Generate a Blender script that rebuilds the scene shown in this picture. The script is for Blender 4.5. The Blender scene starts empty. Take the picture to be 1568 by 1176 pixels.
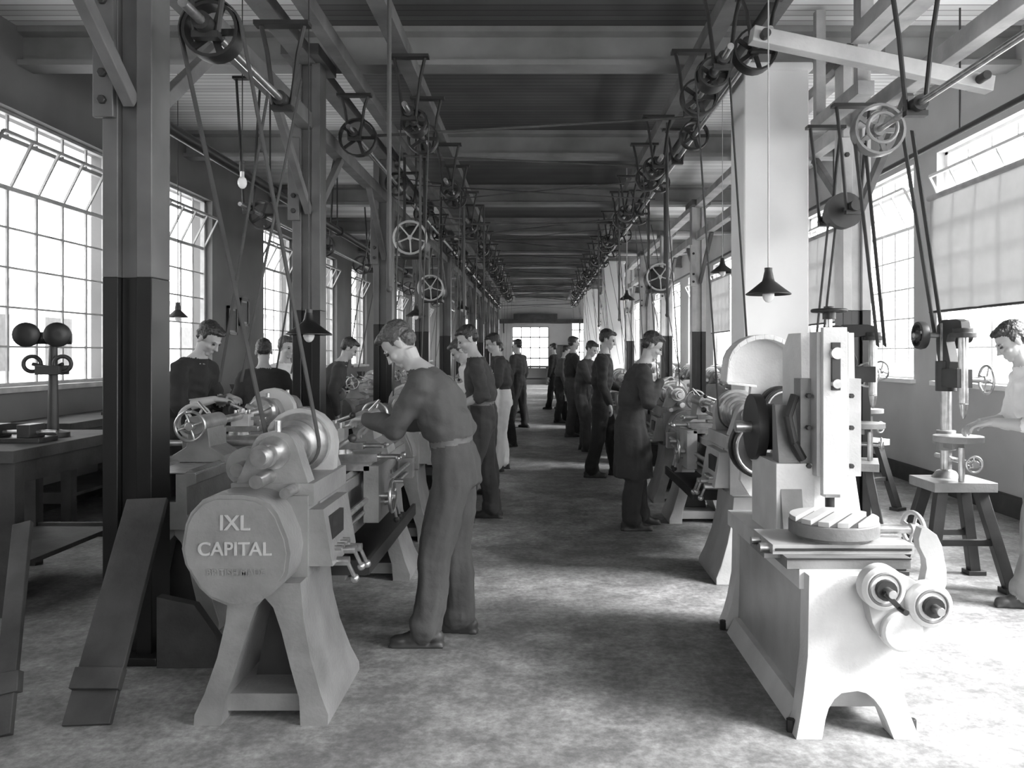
import bpy,bmesh,math,random
from mathutils import Vector as V, Matrix, noise
from mathutils.bvhtree import BVHTree
random.seed(7)
S=bpy.context.scene
COL=S.collection
# ---------------------------------------------------------------- materials
def mat(name,v,rough=.6,metal=0.,amp=.25,scale=6.,bump=.0,bscale=40.,spec=.5):
    m=bpy.data.materials.new(name); m.use_nodes=True
    nt=m.node_tree; b=nt.nodes['Principled BSDF']
    b.inputs['Roughness'].default_value=rough; b.inputs['Metallic'].default_value=metal
    b.inputs['Specular IOR Level'].default_value=spec
    tc=nt.nodes.new('ShaderNodeTexCoord')
    n=nt.nodes.new('ShaderNodeTexNoise'); n.inputs['Scale'].default_value=scale; n.inputs['Detail'].default_value=6
    nt.links.new(tc.outputs['Object'],n.inputs['Vector'])
    r=nt.nodes.new('ShaderNodeValToRGB'); e=r.color_ramp.elements
    lo=max(0,v*(1-amp)); hi=min(1,v*(1+amp))
    e[0].position=.3; e[0].color=(lo,lo,lo,1); e[1].position=.7; e[1].color=(hi,hi,hi,1)
    nt.links.new(n.outputs['Fac'],r.inputs['Fac']); nt.links.new(r.outputs['Color'],b.inputs['Base Color'])
    if bump>0:
        n2=nt.nodes.new('ShaderNodeTexNoise'); n2.inputs['Scale'].default_value=bscale; n2.inputs['Detail'].default_value=4
        nt.links.new(tc.outputs['Object'],n2.inputs['Vector'])
        bp=nt.nodes.new('ShaderNodeBump'); bp.inputs['Strength'].default_value=bump; bp.inputs['Distance'].default_value=.01
        nt.links.new(n2.outputs['Fac'],bp.inputs['Height']); nt.links.new(bp.outputs['Normal'],b.inputs['Normal'])
    return m
def board_mat(name,v,per=.11,axis=1,amp=.2):
    m=mat(name,v,.7,0,amp,1.5); nt=m.node_tree; b=nt.nodes['Principled BSDF']
    tc=[n for n in nt.nodes if n.type=='TEX_COORD'][0]; r=[n for n in nt.nodes if n.type=='VALTORGB'][0]
    sp=nt.nodes.new('ShaderNodeSeparateXYZ'); nt.links.new(tc.outputs['Object'],sp.inputs[0])
    d=nt.nodes.new('ShaderNodeMath'); d.operation='DIVIDE'; d.inputs[1].default_value=per; nt.links.new(sp.outputs[axis],d.inputs[0])
    f=nt.nodes.new('ShaderNodeMath'); f.operation='FRACT'; nt.links.new(d.outputs[0],f.inputs[0])
    g=nt.nodes.new('ShaderNodeMath'); g.operation='GREATER_THAN'; g.inputs[1].default_value=.12; nt.links.new(f.outputs[0],g.inputs[0])
    fl=nt.nodes.new('ShaderNodeMath'); fl.operation='FLOOR'; nt.links.new(d.outputs[0],fl.inputs[0])
    wn=nt.nodes.new('ShaderNodeTexWhiteNoise'); wn.noise_dimensions='1D'; nt.links.new(fl.outputs[0],wn.inputs['W'])
    mr=nt.nodes.new('ShaderNodeMapRange'); mr.inputs['To Min'].default_value=.7; mr.inputs['To Max'].default_value=1.0
    nt.links.new(wn.outputs['Value'],mr.inputs['Value'])
    mr2=nt.nodes.new('ShaderNodeMapRange'); mr2.inputs['To Min'].default_value=.35; nt.links.new(g.outputs[0],mr2.inputs['Value'])
    mu=nt.nodes.new('ShaderNodeMath'); mu.operation='MULTIPLY'; nt.links.new(mr.outputs[0],mu.inputs[0]); nt.links.new(mr2.outputs[0],mu.inputs[1])
    mx=nt.nodes.new('ShaderNodeMix'); mx.data_type='RGBA'; mx.blend_type='MULTIPLY'; mx.inputs['Factor'].default_value=1
    nt.links.new(r.outputs['Color'],mx.inputs['A']); nt.links.new(mu.outputs[0],mx.inputs['B'])
    nt.links.new(mx.outputs['Result'],b.inputs['Base Color'])
    return m
def floor_mat():
    m=mat('concrete_floor',.23,.6,0,.25,.7,.15,60); nt=m.node_tree; b=nt.nodes['Principled BSDF']
    r=[n for n in nt.nodes if n.type=='VALTORGB'][0]
    tc=[n for n in nt.nodes if n.type=='TEX_COORD'][0]; last=r.outputs['Color']
    for sc,lo,hi,p0,p1 in ((4,.72,1.45,.42,.68),(26,.72,1.25,.4,.65)):
        n=nt.nodes.new('ShaderNodeTexNoise'); n.inputs['Scale'].default_value=sc; n.inputs['Detail'].default_value=10; n.inputs['Roughness'].default_value=.7
        nt.links.new(tc.outputs['Object'],n.inputs['Vector'])
        r2=nt.nodes.new('ShaderNodeValToRGB'); e=r2.color_ramp.elements
        e[0].position=p0; e[0].color=(lo,lo,lo,1); e[1].position=p1; e[1].color=(hi,hi,hi,1)
        nt.links.new(n.outputs['Fac'],r2.inputs['Fac'])
        mx=nt.nodes.new('ShaderNodeMix'); mx.data_type='RGBA'; mx.blend_type='MULTIPLY'; mx.inputs['Factor'].default_value=1
        nt.links.new(last,mx.inputs['A']); nt.links.new(r2.outputs['Color'],mx.inputs['B']); last=mx.outputs['Result']
    nt.links.new(last,b.inputs['Base Color'])
    return m
M_floor=floor_mat()
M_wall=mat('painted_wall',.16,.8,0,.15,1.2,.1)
M_wallr=mat('pale_wall_halation',.50,.8,0,.1,1.2,.1)  # right wall paled to carry window halation; end wall simply pale
M_dado=mat('dark_dado_paint',.05,.6)
M_ceilc=board_mat('ceiling_boards_shade',.12)  # centre bay: shade away from the windows put into the colour
M_ceila=board_mat('ceiling_boards_daylit',.85,amp=.06)  # same boards over the aisles, window light painted into the tone
M_beam=mat('beam_paint',.25,.6,0,.25,2)
M_timber=mat('timber_grey',.13,.7,0,.35,3,.2)
M_timl=mat('timber_pale',.40,.7,0,.3,3,.2)
M_pole=mat('timber_dark',.08,.7,0,.35,3,.2)
M_dark=mat('dark_iron',.035,.45,.3,.3)
M_black=mat('black_enamel',.010,.35)
M_leath=mat('leather_belt',.045,.6)
M_cast=mat('grey_cast_paint',.21,.36,0,.25,5,.2,60)
M_castl=mat('light_cast_paint',.42,.4,0,.15,5,.12,60)
M_steel=mat('machined_steel',.50,.28,.85,.25,20)
M_white=mat('white_paint',.85,.5,0,.04,2)
M_cream=mat('pale_machine_paint',.66,.42,0,.12,5,.2,70)
M_frame=mat('window_steel',.38,.5)
M_blind=mat('canvas_blind',.40,.9,0,.10,3,.1,200)
nt=M_blind.node_tree; tr=nt.nodes.new('ShaderNodeBsdfTranslucent'); tr.inputs[0].default_value=(.3,.3,.3,1)
ms_=nt.nodes.new('ShaderNodeMixShader'); ms_.inputs[0].default_value=.11; out=[n for n in nt.nodes if n.type=='OUTPUT_MATERIAL'][0]
nt.links.new(nt.nodes['Principled BSDF'].outputs[0],ms_.inputs[1]); nt.links.new(tr.outputs[0],ms_.inputs[2]); nt.links.new(ms_.outputs[0],out.inputs['Surface'])
M_wood=mat('dark_wood',.045,.7,0,.5,4,.3)
M_col=mat('column_paint',.11,.42,0,.3,3)
M_skin=mat('skin',.40,.5,0,.08,8)
M_hair=mat('hair',.03,.35,0,.5,60,.7,90)
M_hair2=mat('hair_light',.07,.4,0,.4,60,.7,90)
M_eye=mat('eye_dark',.02,.2)
M_cl1=mat('cloth_grey',.075,.9,0,.10,8,.3,40)
M_cl2=mat('cloth_dark',.045,.9,0,.10,8,.3,40)
M_cl3=mat('cloth_black',.022,.9,0,.10,8,.3,40)
M_clw=mat('cloth_white',.70,.9,0,.05,6,.3,30)
M_shoe=mat('shoe_leather',.04,.45)
M_belt=mat('belt_leather',.14,.5)
M_bulb=mat('lamp_glass',.9,.15)
M_brick=mat('brick_outside',.5,.9,0,.2,4)
# ---------------------------------------------------------------- builder
def frame(ax):
    a=V(ax).normalized(); t=V((0,0,1)) if abs(a.z)<.9 else V((1,0,0))
    u=a.cross(t).normalized(); w=a.cross(u).normalized(); return a,u,w
def chaikin(p,n=1):
    for _ in range(n):
        q=[]
        for i in range(len(p)):
            a=p[i]; b=p[(i+1)%len(p)]
            q.append((a[0]*.8+b[0]*.2,a[1]*.8+b[1]*.2)); q.append((a[0]*.2+b[0]*.8,a[1]*.2+b[1]*.8))
        p=q
    return p
class B:
    def __init__(s,name,fn=None): s.name=name; s.v=[]; s.f=[]; s.m=[]; s.mats=[]; s.fn=fn
    def mi(s,m):
        if m not in s.mats: s.mats.append(m)
        return s.mats.index(m)
    def add(s,vs,fs,m,fn=None):
        o=len(s.v); k=s.mi(m)
        for p in vs:
            p=V(p)
            if fn: p=V(fn(p))
            if s.fn: p=V(s.fn(p))
            s.v.append(p)
        for f in fs: s.f.append([o+i for i in f]); s.m.append(k)
    def bx(s,a,b,m,fn=None):
        x0,y0,z0=a; x1,y1,z1=b
        vs=[(x0,y0,z0),(x1,y0,z0),(x1,y1,z0),(x0,y1,z0),(x0,y0,z1),(x1,y0,z1),(x1,y1,z1),(x0,y1,z1)]
        s.add(vs,[(0,3,2,1),(4,5,6,7),(0,1,5,4),(1,2,6,5),(2,3,7,6),(3,0,4,7)],m,fn)
    def beam(s,p,q,w,h,m,up=None):
        p=V(p);q=V(q); a=(q-p).normalized(); t=V(up) if up else (V((0,0,1)) if abs(a.z)<.95 else V((0,1,0)))
        u=a.cross(t).normalized(); n=u.cross(a).normalized()
        vs=[]
        for c in (p,q):
            for i,j in ((-1,-1),(1,-1),(1,1),(-1,1)): vs.append(c+u*i*w/2+n*j*h/2)
        s.add(vs,[(0,1,2,3),(7,6,5,4),(0,4,5,1),(1,5,6,2),(2,6,7,3),(3,7,4,0)],m)
    def rev(s,p,ax,prof,m,n=20,cap=True,fn=None):
        a,u,w=frame(ax); p=V(p); vs=[];fs=[]
        for t,r in prof:
            for i in range(n):
                g=2*math.pi*i/n; vs.append(p+a*t+(u*math.cos(g)+w*math.sin(g))*r)
        for k in range(len(prof)-1):
            for i in range(n):
                j=(i+1)%n; fs.append((k*n+i,k*n+j,(k+1)*n+j,(k+1)*n+i))
        if cap:
            fs.append(tuple(range(n-1,-1,-1))); o=(len(prof)-1)*n; fs.append(tuple(range(o,o+n)))
        s.add(vs,fs,m,fn)
    def cyl(s,p,q,r,m,r2=None,n=16):
        p=V(p);q=V(q); d=q-p; s.rev(p,d,[(0,r),(d.length,r if r2 is None else r2)],m,n)
    def ball(s,c,r,m,n=12,axes=None):
        if not hasattr(r,'__len__'): r=(r,r,r)
        c=V(c); X,Y,Z=axes or (V((1,0,0)),V((0,1,0)),V((0,0,1))); k=max(4,n//2); vs=[c-Z*r[2]];fs=[]
        for j in range(1,k):
            ph=-math.pi/2+math.pi*j/k
            for i in range(n):
                g=2*math.pi*i/n; vs.append(c+X*r[0]*math.cos(ph)*math.cos(g)+Y*r[1]*math.cos(ph)*math.sin(g)+Z*r[2]*math.sin(ph))
        vs.append(c+Z*r[2])
        for i in range(n): fs.append((0,1+(i+1)%n,1+i))
        for j in range(k-2):
            for i in range(n):
                a=1+j*n+i;b=1+j*n+(i+1)%n; fs.append((a,b,b+n,a+n))
        o=1+(k-2)*n; t=len(vs)-1
        for i in range(n): fs.append((o+i,o+(i+1)%n,t))
        s.add(vs,fs,m)
    def tor(s,c,ax,R,r,m,n=24,k=8):
        a,u,w=frame(ax); c=V(c); vs=[];fs=[]
        for i in range(n):
            g=2*math.pi*i/n; d=u*math.cos(g)+w*math.sin(g)
            for j in range(k):
                h=2*math.pi*j/k; vs.append(c+d*(R+r*math.cos(h))+a*r*math.sin(h))
        for i in range(n):
            for j in range(k):
                fs.append((i*k+j,((i+1)%n)*k+j,((i+1)%n)*k+(j+1)%k,i*k+(j+1)%k))
        s.add(vs,fs,m)
    def wheel(s,c,ax,R,r,m,sp=4,hub=.025,mh=None):
        a,u,w=frame(ax); c=V(c); s.tor(c,ax,R,r,m)
        s.cyl(c-a*.02,c+a*.02,hub,mh or m,n=12)
        for i in range(sp):
            g=2*math.pi*(i+.2)/sp; s.cyl(c,c+(u*math.cos(g)+w*math.sin(g))*R,r*.7,m,n=6)
    def pulley(s,c,ax,R,wd,m,sp=5):
        a,u,w=frame(ax); c=V(c); t=.015
        n=24; s.rev(c-a*wd/2,a,[(0,R-t),(0,R),(wd/2,R+.004),(wd,R),(wd,R-t),(0,R-t)],m,n,cap=False)
        s.cyl(c-a*wd*.4,c+a*wd*.4,.04,m,n=12)
        for i in range(sp):
            g=2*math.pi*i/sp; s.beam(c,c+(u*math.cos(g)+w*math.sin(g))*(R-t/2),.03,.014,m,up=a)
    def tube(s,pts,r,m,n=8):
        for i in range(len(pts)-1):
            s.cyl(pts[i],pts[i+1],r,m,n=n)
            if i: s.ball(pts[i],r,m,n=8)
    def prism(s,poly,o,U,W,D,dep,m,fn=None):
        o=V(o);U=V(U);W=V(W);D=V(D); n=len(poly)
        vs=[o+U*a+W*b for a,b in poly]+[o+U*a+W*b+D*dep for a,b in poly]
        fs=[tuple(range(n-1,-1,-1)),tuple(range(n,2*n))]+[(i,(i+1)%n,n+(i+1)%n,n+i) for i in range(n)]
        s.add(vs,fs,m,fn)
    def loft(s,rings,ms,n=16,cap=True):
        o=len(s.v)
        for c,u,w in rings:
            for i in range(n):
                g=2*math.pi*i/n; p=V(c)+u*math.cos(g)+w*math.sin(g); s.v.append(V(s.fn(p)) if s.fn else p)
        for k in range(len(rings)-1):
            mm=s.mi(ms[min(k,len(ms)-1)])
            for i in range(n):
                j=(i+1)%n; s.f.append([o+k*n+i,o+k*n+j,o+(k+1)*n+j,o+(k+1)*n+i]); s.m.append(mm)
        if cap:
            s.f.append([o+i for i in range(n-1,-1,-1)]); s.m.append(s.mi(ms[0]))
            q=o+(len(rings)-1)*n; s.f.append([q+i for i in range(n)]); s.m.append(s.mi(ms[-1]))
    def text(s,body,size,o,m,depth=.006):
        cu=bpy.data.curves.new('t','FONT'); cu.body=body; cu.size=size; cu.extrude=depth/2; cu.align_x='CENTER'; cu.offset=.0008
        ob=bpy.data.objects.new('t',cu); COL.objects.link(ob)
        dg=bpy.context.evaluated_depsgraph_get(); me=bpy.data.meshes.new_from_object(ob.evaluated_get(dg))
        s.add([V(o)+V((v.co.x,-v.co.z,v.co.y)) for v in me.vertices],[tuple(p.vertices) for p in me.polygons],m)
        bpy.data.objects.remove(ob)
    def mesh(s,smooth=True):
        me=bpy.data.meshes.new(s.name); me.from_pydata([tuple(p) for p in s.v],[],s.f)
        for m in s.mats: me.materials.append(m)
        me.polygons.foreach_set('material_index',s.m)
        bm=bmesh.new(); bm.from_mesh(me); bmesh.ops.recalc_face_normals(bm,faces=bm.faces); bm.to_mesh(me); bm.free()
        if smooth:
            me.polygons.foreach_set('use_smooth',[True]*len(me.polygons)); me.set_sharp_from_angle(angle=math.radians(35))
        me.update(); return me
    def done(s,bevel=0,loc=(0,0,0),rotz=0):
        o=bpy.data.objects.new(s.name,s.mesh()); COL.objects.link(o); o.location=loc; o.rotation_euler[2]=rotz
        if bevel:
            b=o.modifiers.new('bevel','BEVEL'); b.width=bevel; b.segments=2; b.limit_method='ANGLE'; b.angle_limit=math.radians(40)
        return o
def inst(o,loc,rotz=0,scale=None):
    c=o.copy(); COL.objects.link(c); c.location=loc; c.rotation_euler[2]=rotz
    if scale: c.scale=scale
    return c
# ---------------------------------------------------------------- room shell
XL,XR,Y0,Y1,ZC=-4.7,4.35,-4.0,40.0,4.45
b=B('floor'); b.bx((XL-.3,Y0-.3,-.2),(XR+.3,Y1+.3,0),M_floor); b.done()
b=B('ceiling')
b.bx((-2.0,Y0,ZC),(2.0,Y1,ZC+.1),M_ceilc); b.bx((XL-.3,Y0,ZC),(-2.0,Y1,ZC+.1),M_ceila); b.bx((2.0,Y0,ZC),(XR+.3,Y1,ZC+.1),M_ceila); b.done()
WZ0,WZ1=1.2,3.69
winL=[(.6,2.6),(4.0,6.0),(7.0,9.15),(9.85,11.8),(14.0,15.8),(17.3,19.1),(20.6,22.4),(23.7,25.5),(27.2,29),(30.5,32.3),(34,36)]
winR=[(-3.0,-.6),(-.3,2.3),(2.55,5.2),(5.4,8.95),(9.5,11.0),(11.8,13.4),(15,17),(18.4,20.4),(21.8,23.8),(25.2,27.2),(28.6,30.6),(32,34),(35.4,37.4)]  # first three, out of view, added and widened to sun the floor
def wall(name,x0,x1,wins,m):
    b=B(name); y=Y0
    for a,c in wins:
        b.bx((x0,y,0),(x1,a,ZC),m); b.bx((x0,a,0),(x1,c,WZ0),m); b.bx((x0,a,WZ1),(x1,c,ZC),m); y=c
    b.bx((x0,y,0),(x1,Y1,ZC),m); return b.done()
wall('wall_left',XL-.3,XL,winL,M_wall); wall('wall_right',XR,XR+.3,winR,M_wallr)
def portal(loc,rot,sx,sy):
    l=bpy.data.lights.new('daylight_portal','AREA'); l.shape='RECTANGLE'; l.size=sx; l.size_y=sy; l.cycles.is_portal=True
    o=bpy.data.objects.new('daylight_portal',l); COL.objects.link(o); o.location=loc; o.rotation_euler=rot
wi=[0]
def window(side,a,c):
    wi[0]+=1; b=B('window_%d'%wi[0]); x=(XL-.12) if side<0 else (XR+.12); s=-side; t=.018; fr=M_frame if side<0 else M_white
    for p,q in (((x,a,WZ0),(x,c,WZ0)),((x,a,WZ1),(x,c,WZ1))): b.beam(p,q,.06,.06,fr)
    for yy in (a+.03,c-.03): b.beam((x,yy,WZ0),(x,yy,WZ1),.06,.06,fr)
    n=max(4,round((c-a)/.42)); zt=3.0; ztt=3.45
    for i in range(1,n):
        yy=a+(c-a)*i/n; b.beam((x,yy,WZ0),(x,yy,zt),t,t*1.6,fr); b.beam((x,yy,ztt),(x,yy,WZ1),t,t*1.6,fr)
    rows=5
    for i in range(1,rows+1):
        z=WZ0+(zt-WZ0)*i/rows; b.beam((x,a,z),(x,c,z),t*1.6,t if i<rows else .04,fr)
    b.beam((x,a,ztt),(x,c,ztt),.04,.04,fr)
    xo=x+s*.22
    b.beam((xo,a+.05,ztt-.03),(xo,c-.05,ztt-.03),.03,.03,fr)
    for i in range(0,n+1):
        yy=a+.04+(c-a-.08)*i/n; b.beam((x+s*.02,yy,zt+.02),(xo,yy,ztt-.03),t*1.2,t*1.2,fr)
    xi=XL if side<0 else XR
    b.bx((min(x,xi+s*.06),a-.05,WZ0-.05),(max(x,xi+s*.06),c+.05,WZ0-.001),fr)
    b.done()
    portal((x+side*.02,(a+c)/2,(WZ0+WZ1)/2),(0,math.radians(90 if side>0 else -90),0),WZ1-WZ0,c-a)
for a,c in winL: window(-1,a,c)
for a,c in winR: window(1,a,c)
def blind(a,c,z0,z1):
    b=B('roller_blind'); x=XR-.05; n=14; vs=[];fs=[]
    for i in range(n+1):
        yy=a+(c-a)*i/n; dx=.012*math.sin(i*1.7)
        for k in range(6): vs.append((x+dx*(1-k/5),yy,z0+(z1-z0)*k/5+(.01*math.sin(i*.9) if k==0 else 0)))
    for i in range(n):
        for k in range(5): fs.append((i*6+k,(i+1)*6+k,(i+1)*6+k+1,i*6+k+1))
    b.add(vs,fs,M_blind); b.cyl((x,a-.03,z1),(x,c+.03,z1),.03,M_frame); b.cyl((x,a,z0),(x,c,z0),.014,M_wood); b.done()
blind(5.5,9.0,1.95,3.2); blind(11.8,13.45,1.95,3.3); blind(18.4,20.4,2.0,3.3)
def endwall(name,y0,y1,ops,m):
    b=B(name); x=XL-.3
    for a,c,z0,z1 in ops:
        b.bx((x,y0,0),(a,y1,ZC),m); b.bx((a,y0,0),(c,y1,z0),m); b.bx((a,y0,z1),(c,y1,ZC),m); x=c
    b.bx((x,y0,0),(XR+.3,y1,ZC),m); b.done()
opsE=[(-3.6,-1.9,1.0,3.2),(-1.3,.5,.75,2.8),(1.6,3.2,1.0,3.2)]
opsFill=[(-.8,3.8,.9,3.8)]  # unseen opening behind the camera, added as fill for the machine fronts
endwall('wall_end',Y1,Y1+.3,opsE,M_wallr); endwall('wall_rear',Y0-.3,Y0,opsFill,M_wall)
for (a,c,z0,z1),y,nx,nz in [(o,Y1+.1,4,4) for o in opsE]+[(o,Y0-.1,6,5) for o in opsFill]:
    wi[0]+=1; b=B('window_%d'%wi[0])
    for i in range(nx+1):
        x=a+(c-a)*i/nx; b.beam((x,y,z0),(x,y,z1),.05 if 0<i<nx else .09,.04,M_frame)
    for i in range(nz+1):
        z=z0+(z1-z0)*i/nz; b.beam((a,y,z),(c,y,z),.04,.05 if 0<i<nz else .09,M_frame)
    b.done(); portal(((a+c)/2,y+(.1 if y>0 else -.1),(z0+z1)/2),(math.radians(-90 if y>0 else 90),0,0),c-a,z1-z0)
b=B('shelf_board'); b.bx((-1.9,39.5,2.95),(2.2,39.98,3.15),M_wood); b.bx((-1.2,39.4,3.15),(.9,39.95,3.4),M_wood)
for x in (-1.7,2.0): b.beam((x,39.6,2.95),(x,39.97,2.5),.06,.06,M_wood)
b.done()
b=B('storage_cupboard'); b.bx((.65,39.2,0),(1.5,39.9,1.9),M_wood); b.bx((.68,39.17,.08),(1.06,39.2,1.85),M_pole); b.bx((1.09,39.17,.08),(1.47,39.2,1.85),M_pole); b.done()
b=B('workbench'); b.bx((-1.5,38.9,.82),(.5,39.6,.9),M_wood)
for x in (-1.4,.4):
    for y in (38.97,39.53): b.bx((x-.05,y-.05,0),(x+.05,y+.05,.82),M_wood)
b.bx((-1.4,39.2,.25),(.4,39.3,.32),M_wood); b.done()
for nm,x in (('baseboard_left',XL),('baseboard_right',XR-.03)):
    b=B(nm); b.bx((x,Y0,0),(x+.03,Y1,.18),M_dado); b.bx((x+.005,Y0,.18),(x+.025,Y1,.2),M_dado); b.done()
# structural columns
YC=[.75,4.08,7.15,10.6,14.1,17.6,21.1,24.6,28.1,31.6,35.1,38.6]
def column(x,y,mc):
    b=B('support_column'); w=.12
    for z0,z1,m in ((0,1.87,M_black),(1.87,4.1,mc)):
        b.bx((x-w,y-.10,z0),(x-.045,y+.10,z1),m); b.bx((x+.045,y-.10,z0),(x+w,y+.10,z1),m); b.bx((x-.045,y-.06,z0),(x+.045,y+.06,z1),m)
    b.bx((x-.17,y-.16,0),(x+.17,y+.16,.04),M_black)
    b.bx((x-.15,y-.135,2.64),(x-.05,y-.10,3.35),mc)
    for zz in (2.72,2.85,3.2):
        b.cyl((x-.10,y-.155,zz),(x-.10,y-.13,zz),.022,M_dark,n=6)
    b.bx((x-.16,y-.3,4.0),(x+.16,y+.3,4.095),M_timber)
    for s in (-1,1): b.beam((x+.02,y+s*.1,2.72),(x+.02,y+s*1.05,3.44),.055,.075,M_timber)
    b.done(.004)
for y in YC: column(-2.0,y,M_col)
for y in YC[1:]:
    if y>6: column(2.74,y,M_castl)
for y in (7.3,23.,33.):
    b=B('masonry_pier'); b.bx((1.83,y,0),(2.41,y+.5,4.09),M_white); b.bx((1.79,y-.04,0),(2.45,y+.54,.25),M_white); b.bx((1.80,y-.03,4.02),(2.44,y+.53,4.09),M_white); b.done(.015)
for i,y in enumerate(YC):
    b=B('ceiling_beam'); pr=[(-.12,0),(.12,0),(.12,.05),(.03,.07),(.03,.28),(.12,.30),(.12,.35),(-.12,.35),(-.12,.30),(-.03,.28),(-.03,.07),(-.12,.05)]
    b.prism(pr,(XL,y+.35,4.1),(0,1,0),(0,0,1),(1,0,0),XR-XL,M_beam); b.done()
b=B('overhead_stringer_timbers')
for x,z,w,h in ((-2.0,3.5,.11,.13),(-2.0,4.04,.16,.10),(-1.12,3.98,.13,.12),(-1.65,3.98,.1,.12),(1.35,3.98,.13,.12),(1.70,3.98,.1,.12),(2.74,3.5,.11,.13),(2.74,4.04,.16,.10)):
    b.beam((x,(.8 if x<0 else 4.5),z),(x,38.6,z),w,h,M_timber if x<2 else M_timl)
b.done(.004)
b=B('heating_pipe'); b.cyl((-2.95,5.5,3.3),(-2.95,38,3.3),.05,M_dark)
for y in range(6,38,3):
    b.cyl((-2.95,y+.1,3.3),(-2.95,y+.16,3.3),.07,M_dark); b.cyl((-2.95,y,3.3),(-2.95,y,4.45),.01,M_dark,n=6)
b.done()
b=B('conduit_pipe'); b.cyl((3.6,3,3.4),(3.6,38,3.4),.025,M_dark)
for y in range(4,38,3): b.cyl((3.6,y,3.4),(3.6,y,4.45),.008,M_dark,n=6)
b.done()
# ---------------------------------------------------------------- overhead shafting
def hanger(b,x,y,zt,zs,m=M_dark):
    for s in (-1,1): b.tube([(x+s*.13,y,zt),(x+s*.09,y,(zt+zs)/2+.05),(x+s*.05,y,zs-.03)],.014,m,n=8)
    b.bx((x-.16,y-.04,zt-.025),(x+.16,y+.04,zt),m); b.cyl((x,y-.07,zs),(x,y+.07,zs),.042,m,n=14); b.bx((x-.06,y-.025,zs-.06),(x+.06,y+.025,zs-.03),m)
def flat(b,p,q,ax,w,t=.006,m=M_leath):
    b.beam(p,q,w,t,m,up=(V(q)-V(p)).cross(V(ax)).normalized())
def beltloop(name,c1,r1,c2,r2,w=.045):
    b=B(name); c1=V(c1);c2=V(c2); ax=V((0,1,0)); d=(c2-c1).normalized(); n=d.cross(ax).normalized(); L=(c2-c1).length
    a=math.asin((r1-r2)/L)
    for s in (-1,1):
        nn=n*s*math.cos(a)+d*math.sin(a); flat(b,c1+nn*(r1+.005),c2+nn*(r2+.005),ax,w)
    for c,r,sg in ((c1,r1,-1),(c2,r2,1)):
        pts=[]
        for k in range(13):
            g=math.pi*k/12; pts.append(c+(n*math.cos(g)+d*sg*math.sin(g))*(r+.005))
        for k in range(12): flat(b,pts[k],pts[k+1],ax,w)
    return b.done()
def shaft(name,x,z,ya,yb,zt,pul,step=1.75):
    b=B(name); b.cyl((x,ya,z),(x,yb,z),.022,M_steel,n=12)
    y=ya+.25
    while y<yb: hanger(b,x,y,zt,z); y+=step
    for y,r,w in pul: b.pulley((x,y,z),(0,1,0),r,w,M_dark)
    return b.done()
pL=[(7.8+i*2.13,random.choice((.12,.15,.18,.14)),random.choice((.08,.12,.1))) for i in range(14)]
shaft('line_shaft',-1.72,3.55,7.4,37,3.92,pL,3.3)
pR=[(5.7+i*2.21,random.choice((.12,.15,.17,.14)),random.choice((.08,.12,.1))) for i in range(14)]
shaft('line_shaft',1.5,3.6,5.3,37,3.92,pR,3.3)
shaft('line_shaft',-3.1,3.05,8.5,30,4.45,[(9.2+i*2.6,.16,.1) for i in range(8)],3.2)
LL=[3.3,6.5,9.3,12.1,15,18,21,24.5,28]
LR=[5.3,8.2,11.0,13.8,16.8,19.8,22.8,26.5]
shaft('countershaft',-1.5,2.98,3.45,4.9,3.44,[(3.78,.13,.1)],1.1)
beltloop('drive_belt',(-1.12,3.75,1.08),.11,(-1.5,3.75,2.98),.135)
for i,y in enumerate(LL[1:]):
    cx=-1.05; shaft('countershaft',cx,3.45,y-.1,y+1.3,3.92,[(y+.45,.11,.16),(y+.95,.14,.08)],1.1)
    beltloop('drive_belt',(-1.12,y+.45,1.08),.11,(cx,y+.45,3.45),.115,.035)
    if i: beltloop('drive_belt',(cx,y+.95,3.45),.145,(-1.72,y+.95,3.55),.13)
for i,y in enumerate(LR):
    cx=1.22; shaft('countershaft',cx,3.45,y-.1,y+1.3,3.92,[(y+.45,.11,.16),(y+.95,.14,.08)],1.1)
    beltloop('drive_belt',(1.38,y+.45,1.08),.11,(cx,y+.45,3.45),.115,.035)
b=B('line_shaft'); b.cyl((2.07,2.2,2.86),(2.07,5.3,2.86),.018,M_steel,n=12); b.pulley((2.07,5.0,2.86),(0,1,0),.155,.09,M_cast,5); b.tor((2.07,4.93,2.86),(0,1,0),.09,.012,M_cast)
for y in (2.4,4.5): hanger(b,2.07,y,3.5,2.86)
b.beam((2.07,2.2,3.55),(2.07,5.3,3.55),.10,.1,M_timl); b.beam((2.07,5.2,3.55),(2.07,5.2,4.4),.08,.08,M_timl); b.beam((2.07,2.4,3.55),(2.07,2.4,4.4),.08,.08,M_timl); b.done()
b=B('ceiling_brace_plank'); b.beam((1.35,5.2,3.52),(2.95,5.35,3.25),.09,.10,M_timl); b.cyl((1.42,5.1,3.5),(1.42,5.3,3.5),.03,M_dark); b.cyl((2.85,5.2,3.27),(2.85,5.45,3.27),.03,M_dark); b.done(.004)
b=B('countershaft'); b.cyl((2.4,6.2,2.62),(2.4,7.0,2.62),.022,M_steel); b.rev((2.4,6.4,2.62),(0,1,0),[(0,.14),(.1,.14),(.1,.11),(.2,.11),(.2,.08),(.3,.08)],M_dark,24)
hanger(b,2.4,6.25,3.4,2.62); hanger(b,2.4,6.85,3.4,2.62); b.beam((2.4,6.0,3.45),(2.4,7.05,3.45),.12,.1,M_timl)
for y in (6.1,7.0): b.beam((2.4,y,3.45),(2.4,y,4.42),.08,.08,M_timl)
b.done()
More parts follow.
